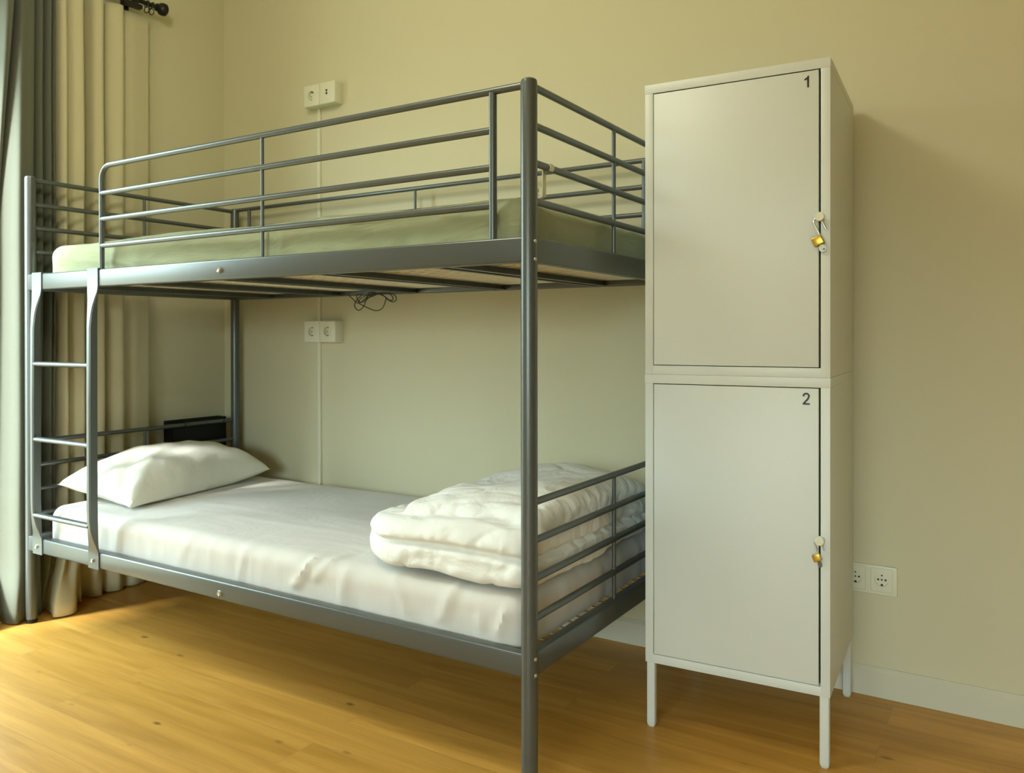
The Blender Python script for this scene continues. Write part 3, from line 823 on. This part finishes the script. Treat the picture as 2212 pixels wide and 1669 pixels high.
g_low = [(-.068,-.128),(-.067,-.127),(-.066,-.127),(-.064,-.127),(-.062,-.127),(-.060,-.127),(-.056,-.124),(-.042,-.080),(-.030,-.030),(-.008,-.028),(.018,-.044),(.032,-.088),(.046,-.055),(.060,-.046),(.072,-.090),(.084,-.058),(.100,-.048),(.108,-.092),(.116,-.066),(.124,-.066)]
g_bot = [(-.165,-.115),(-.155,-.075),(-.145,-.030),(-.130,-.016),(-.112,-.030),(-.100,-.075),(-.075,-.095),(-.062,-.040),(-.050,-.012),(-.030,-.020),(.010,-.038),(.028,-.080),(.042,-.050),(.056,-.038),(.060,-.085),(.066,-.058),(.072,-.056),(.078,-.092),(.083,-.074),(.088,-.080)]
gc = curtain('curtain', [(2.36,g_top),(1.35,g_mid),(.22,g_low),(.006,g_bot)], M['grey_cloth'], seed=5)
tag(gc, 'grey green curtain hanging behind the head post, lit by the window', 'curtain', 'window curtains')

rod = empty('curtain_rod', (-.062,0,2.392))
RY0, RY1 = -2.0, .560
mktube('pole', [(0,RY0,0),(0,RY1,0)], .0095, M['rod'], rod)
bm = bmesh.new(); lathe(bm, [(.010,RY1-.006),(.0155,RY1-.003),(.0165,RY1+.004),(.0125,RY1+.008),(.0235,RY1+.016),(.0265,RY1+.026),(.0255,RY1+.038),(.018,RY1+.045),(.006,RY1+.047)], 26, 'y'); new_obj('finial', bm, M['rod'], rod)
mktube('second_pole', [(-.036,RY0,-.004),(-.036,RY1-.07,-.004)], .0075, M['rod'], rod)
bm = bmesh.new(); box(bm, LX+.062-.0005,LX+.062+.008,.44,.475,-.045,.030,.002); box(bm, LX+.062,.006,.449,.466,-.020,-.011,.002); box(bm, -.012,.013,.447,.468,-.022,-.006,.002)
new_obj('bracket', bm, M['rod'], rod)
bm = bmesh.new(); box(bm, -.014,.016,.400,.485,-.037,-.018,.004); new_obj('glider_block', bm, M['rod'], rod)
ys = [.535,.512,.455,.40,.345,.285,.23,.17,.12,.06,.0]
for y in ys:
    bm = bmesh.new(); n = 20
    pts = [(.0135*math.cos(2*PI*k/n), y+.006*math.sin(2*PI*k/n), -.0015+.0145*math.sin(2*PI*k/n)) for k in range(n+1)]
    tube(bm, pts, .0022, 8)
    if y == .535 or y == .512:
        pts = [(.010*math.cos(2*PI*k/n), y+.004*math.cos(2*PI*k/n), -.027+.0125*math.sin(2*PI*k/n)) for k in range(n+1)]
        tube(bm, pts, .0021, 8)
    new_obj('ring', bm, M['rod'], rod)
tag(rod, 'black curtain rod with a round end knob, high by the left wall', 'curtain rod')

# ------------------------------------------------------------------ light
world = bpy.data.worlds.new('sky'); bpy.context.scene.world = world; world.use_nodes = True
nt = world.node_tree; nt.nodes.clear()
wo = nt.nodes.new('ShaderNodeOutputWorld'); bg = nt.nodes.new('ShaderNodeBackground')
tc = nt.nodes.new('ShaderNodeTexCoord'); sx = nt.nodes.new('ShaderNodeSeparateXYZ'); rp = nt.nodes.new('ShaderNodeValToRGB')
nt.links.new(tc.outputs['Generated'], sx.inputs[0])
mr = nt.nodes.new('ShaderNodeMapRange'); mr.inputs[1].default_value = -1; mr.inputs[2].default_value = 1
nt.links.new(sx.outputs['Z'], mr.inputs[0]); nt.links.new(mr.outputs[0], rp.inputs[0])
rp.color_ramp.elements[0].position = .50; rp.color_ramp.elements[0].color = (.20,.21,.15,1)
rp.color_ramp.elements[1].position = .60; rp.color_ramp.elements[1].color = (.79,1.0,1.0,1)
e = rp.color_ramp.elements.new(1.0); e.color = (.79,1.0,1.05,1)
nt.links.new(rp.outputs[0], bg.inputs['Color'])
ma = nt.nodes.new('ShaderNodeMapRange'); ma.inputs[1].default_value = -.9; ma.inputs[2].default_value = -.1; ma.inputs[3].default_value = 21.5; ma.inputs[4].default_value = 13.2
nt.links.new(sx.outputs['Y'], ma.inputs[0]); nt.links.new(ma.outputs[0], bg.inputs['Strength'])
nt.links.new(bg.outputs[0], wo.inputs[0])
pd = bpy.data.lights.new('window_portal', 'AREA'); pd.shape = 'RECTANGLE'; pd.size = WIN[3]-WIN[2]; pd.size_y = WIN[1]-WIN[0]; pd.cycles.is_portal = True
po = bpy.data.objects.new('window_portal', pd); C.objects.link(po)
po.location = (LX-T-.01,(WIN[0]+WIN[1])/2,(WIN[2]+WIN[3])/2); po.rotation_euler = (0,-PI/2,0)
pd2 = bpy.data.lights.new('window_portal', 'AREA'); pd2.shape = 'RECTANGLE'; pd2.size = FILL_WIN[1]-FILL_WIN[0]; pd2.size_y = FILL_WIN[3]-FILL_WIN[2]; pd2.cycles.is_portal = True
po2 = bpy.data.objects.new('window_portal', pd2); C.objects.link(po2)
po2.location = ((FILL_WIN[0]+FILL_WIN[1])/2,FY-T-.01,(FILL_WIN[2]+FILL_WIN[3])/2); po2.rotation_euler = (PI/2,0,0)
sd = bpy.data.lights.new('low_sun', 'SUN'); sd.energy = 14; sd.angle = math.radians(13); sd.color = (1.0,1.0,.93)
so = bpy.data.objects.new('low_sun', sd); C.objects.link(so); so.rotation_euler = Vector((.33,.85,-.75)).to_track_quat('-Z','Y').to_euler()
ld = bpy.data.lights.new('ceiling_lamp', 'POINT'); ld.energy = 28; ld.color = (1.0,.98,.76); ld.shadow_soft_size = .16
lo = bpy.data.objects.new('ceiling_lamp', ld); C.objects.link(lo); lo.location = (1.45,-.80,2.52)

# ------------------------------------------------------------------ camera
f, cx, cy = 1780.4598, 1058.2009, 732.9966
yaw, pitch, roll = .5703, -.004, -.0012
cyw, syw = math.cos(yaw), math.sin(yaw)
r = Vector((cyw,syw,0)); fw = Vector((-syw,cyw,0)); up = Vector((0,0,1))
f2 = fw*math.cos(pitch)+up*math.sin(pitch); u2 = up*math.cos(pitch)-fw*math.sin(pitch)
r3 = r*math.cos(roll)+u2*math.sin(roll); u3 = u2*math.cos(roll)-r*math.sin(roll)
cam = bpy.data.cameras.new('camera'); co = bpy.data.objects.new('camera', cam); C.objects.link(co)
mw = Matrix.Identity(4)
for i in range(3):
    mw[i][0] = r3[i]; mw[i][1] = u3[i]; mw[i][2] = -f2[i]
mw[0][3], mw[1][3], mw[2][3] = 2.9653,-1.5900,1.0189
co.matrix_world = mw
cam.sensor_fit = 'HORIZONTAL'; cam.sensor_width = 36; cam.lens = f/2212*36
cam.shift_x = (1106-cx)/2212; cam.shift_y = (cy-834.5)/2212
cam.clip_start = .05
cam.dof.use_dof = True; cam.dof.focus_distance = 2.05; cam.dof.aperture_fstop = 4.5
sc = bpy.context.scene
sc.camera = co
sc.view_settings.view_transform = 'Standard'; sc.view_settings.look = 'None'; sc.view_settings.gamma = 1; sc.view_settings.use_curve_mapping = False
sc.view_settings.exposure = 0.15
cy_ = sc.cycles
cy_.max_bounces = 10; cy_.diffuse_bounces = 6; cy_.glossy_bounces = 4; cy_.transparent_max_bounces = 8
cy_.sample_clamp_indirect = 6
cy_.caustics_reflective = False; cy_.caustics_refractive = False
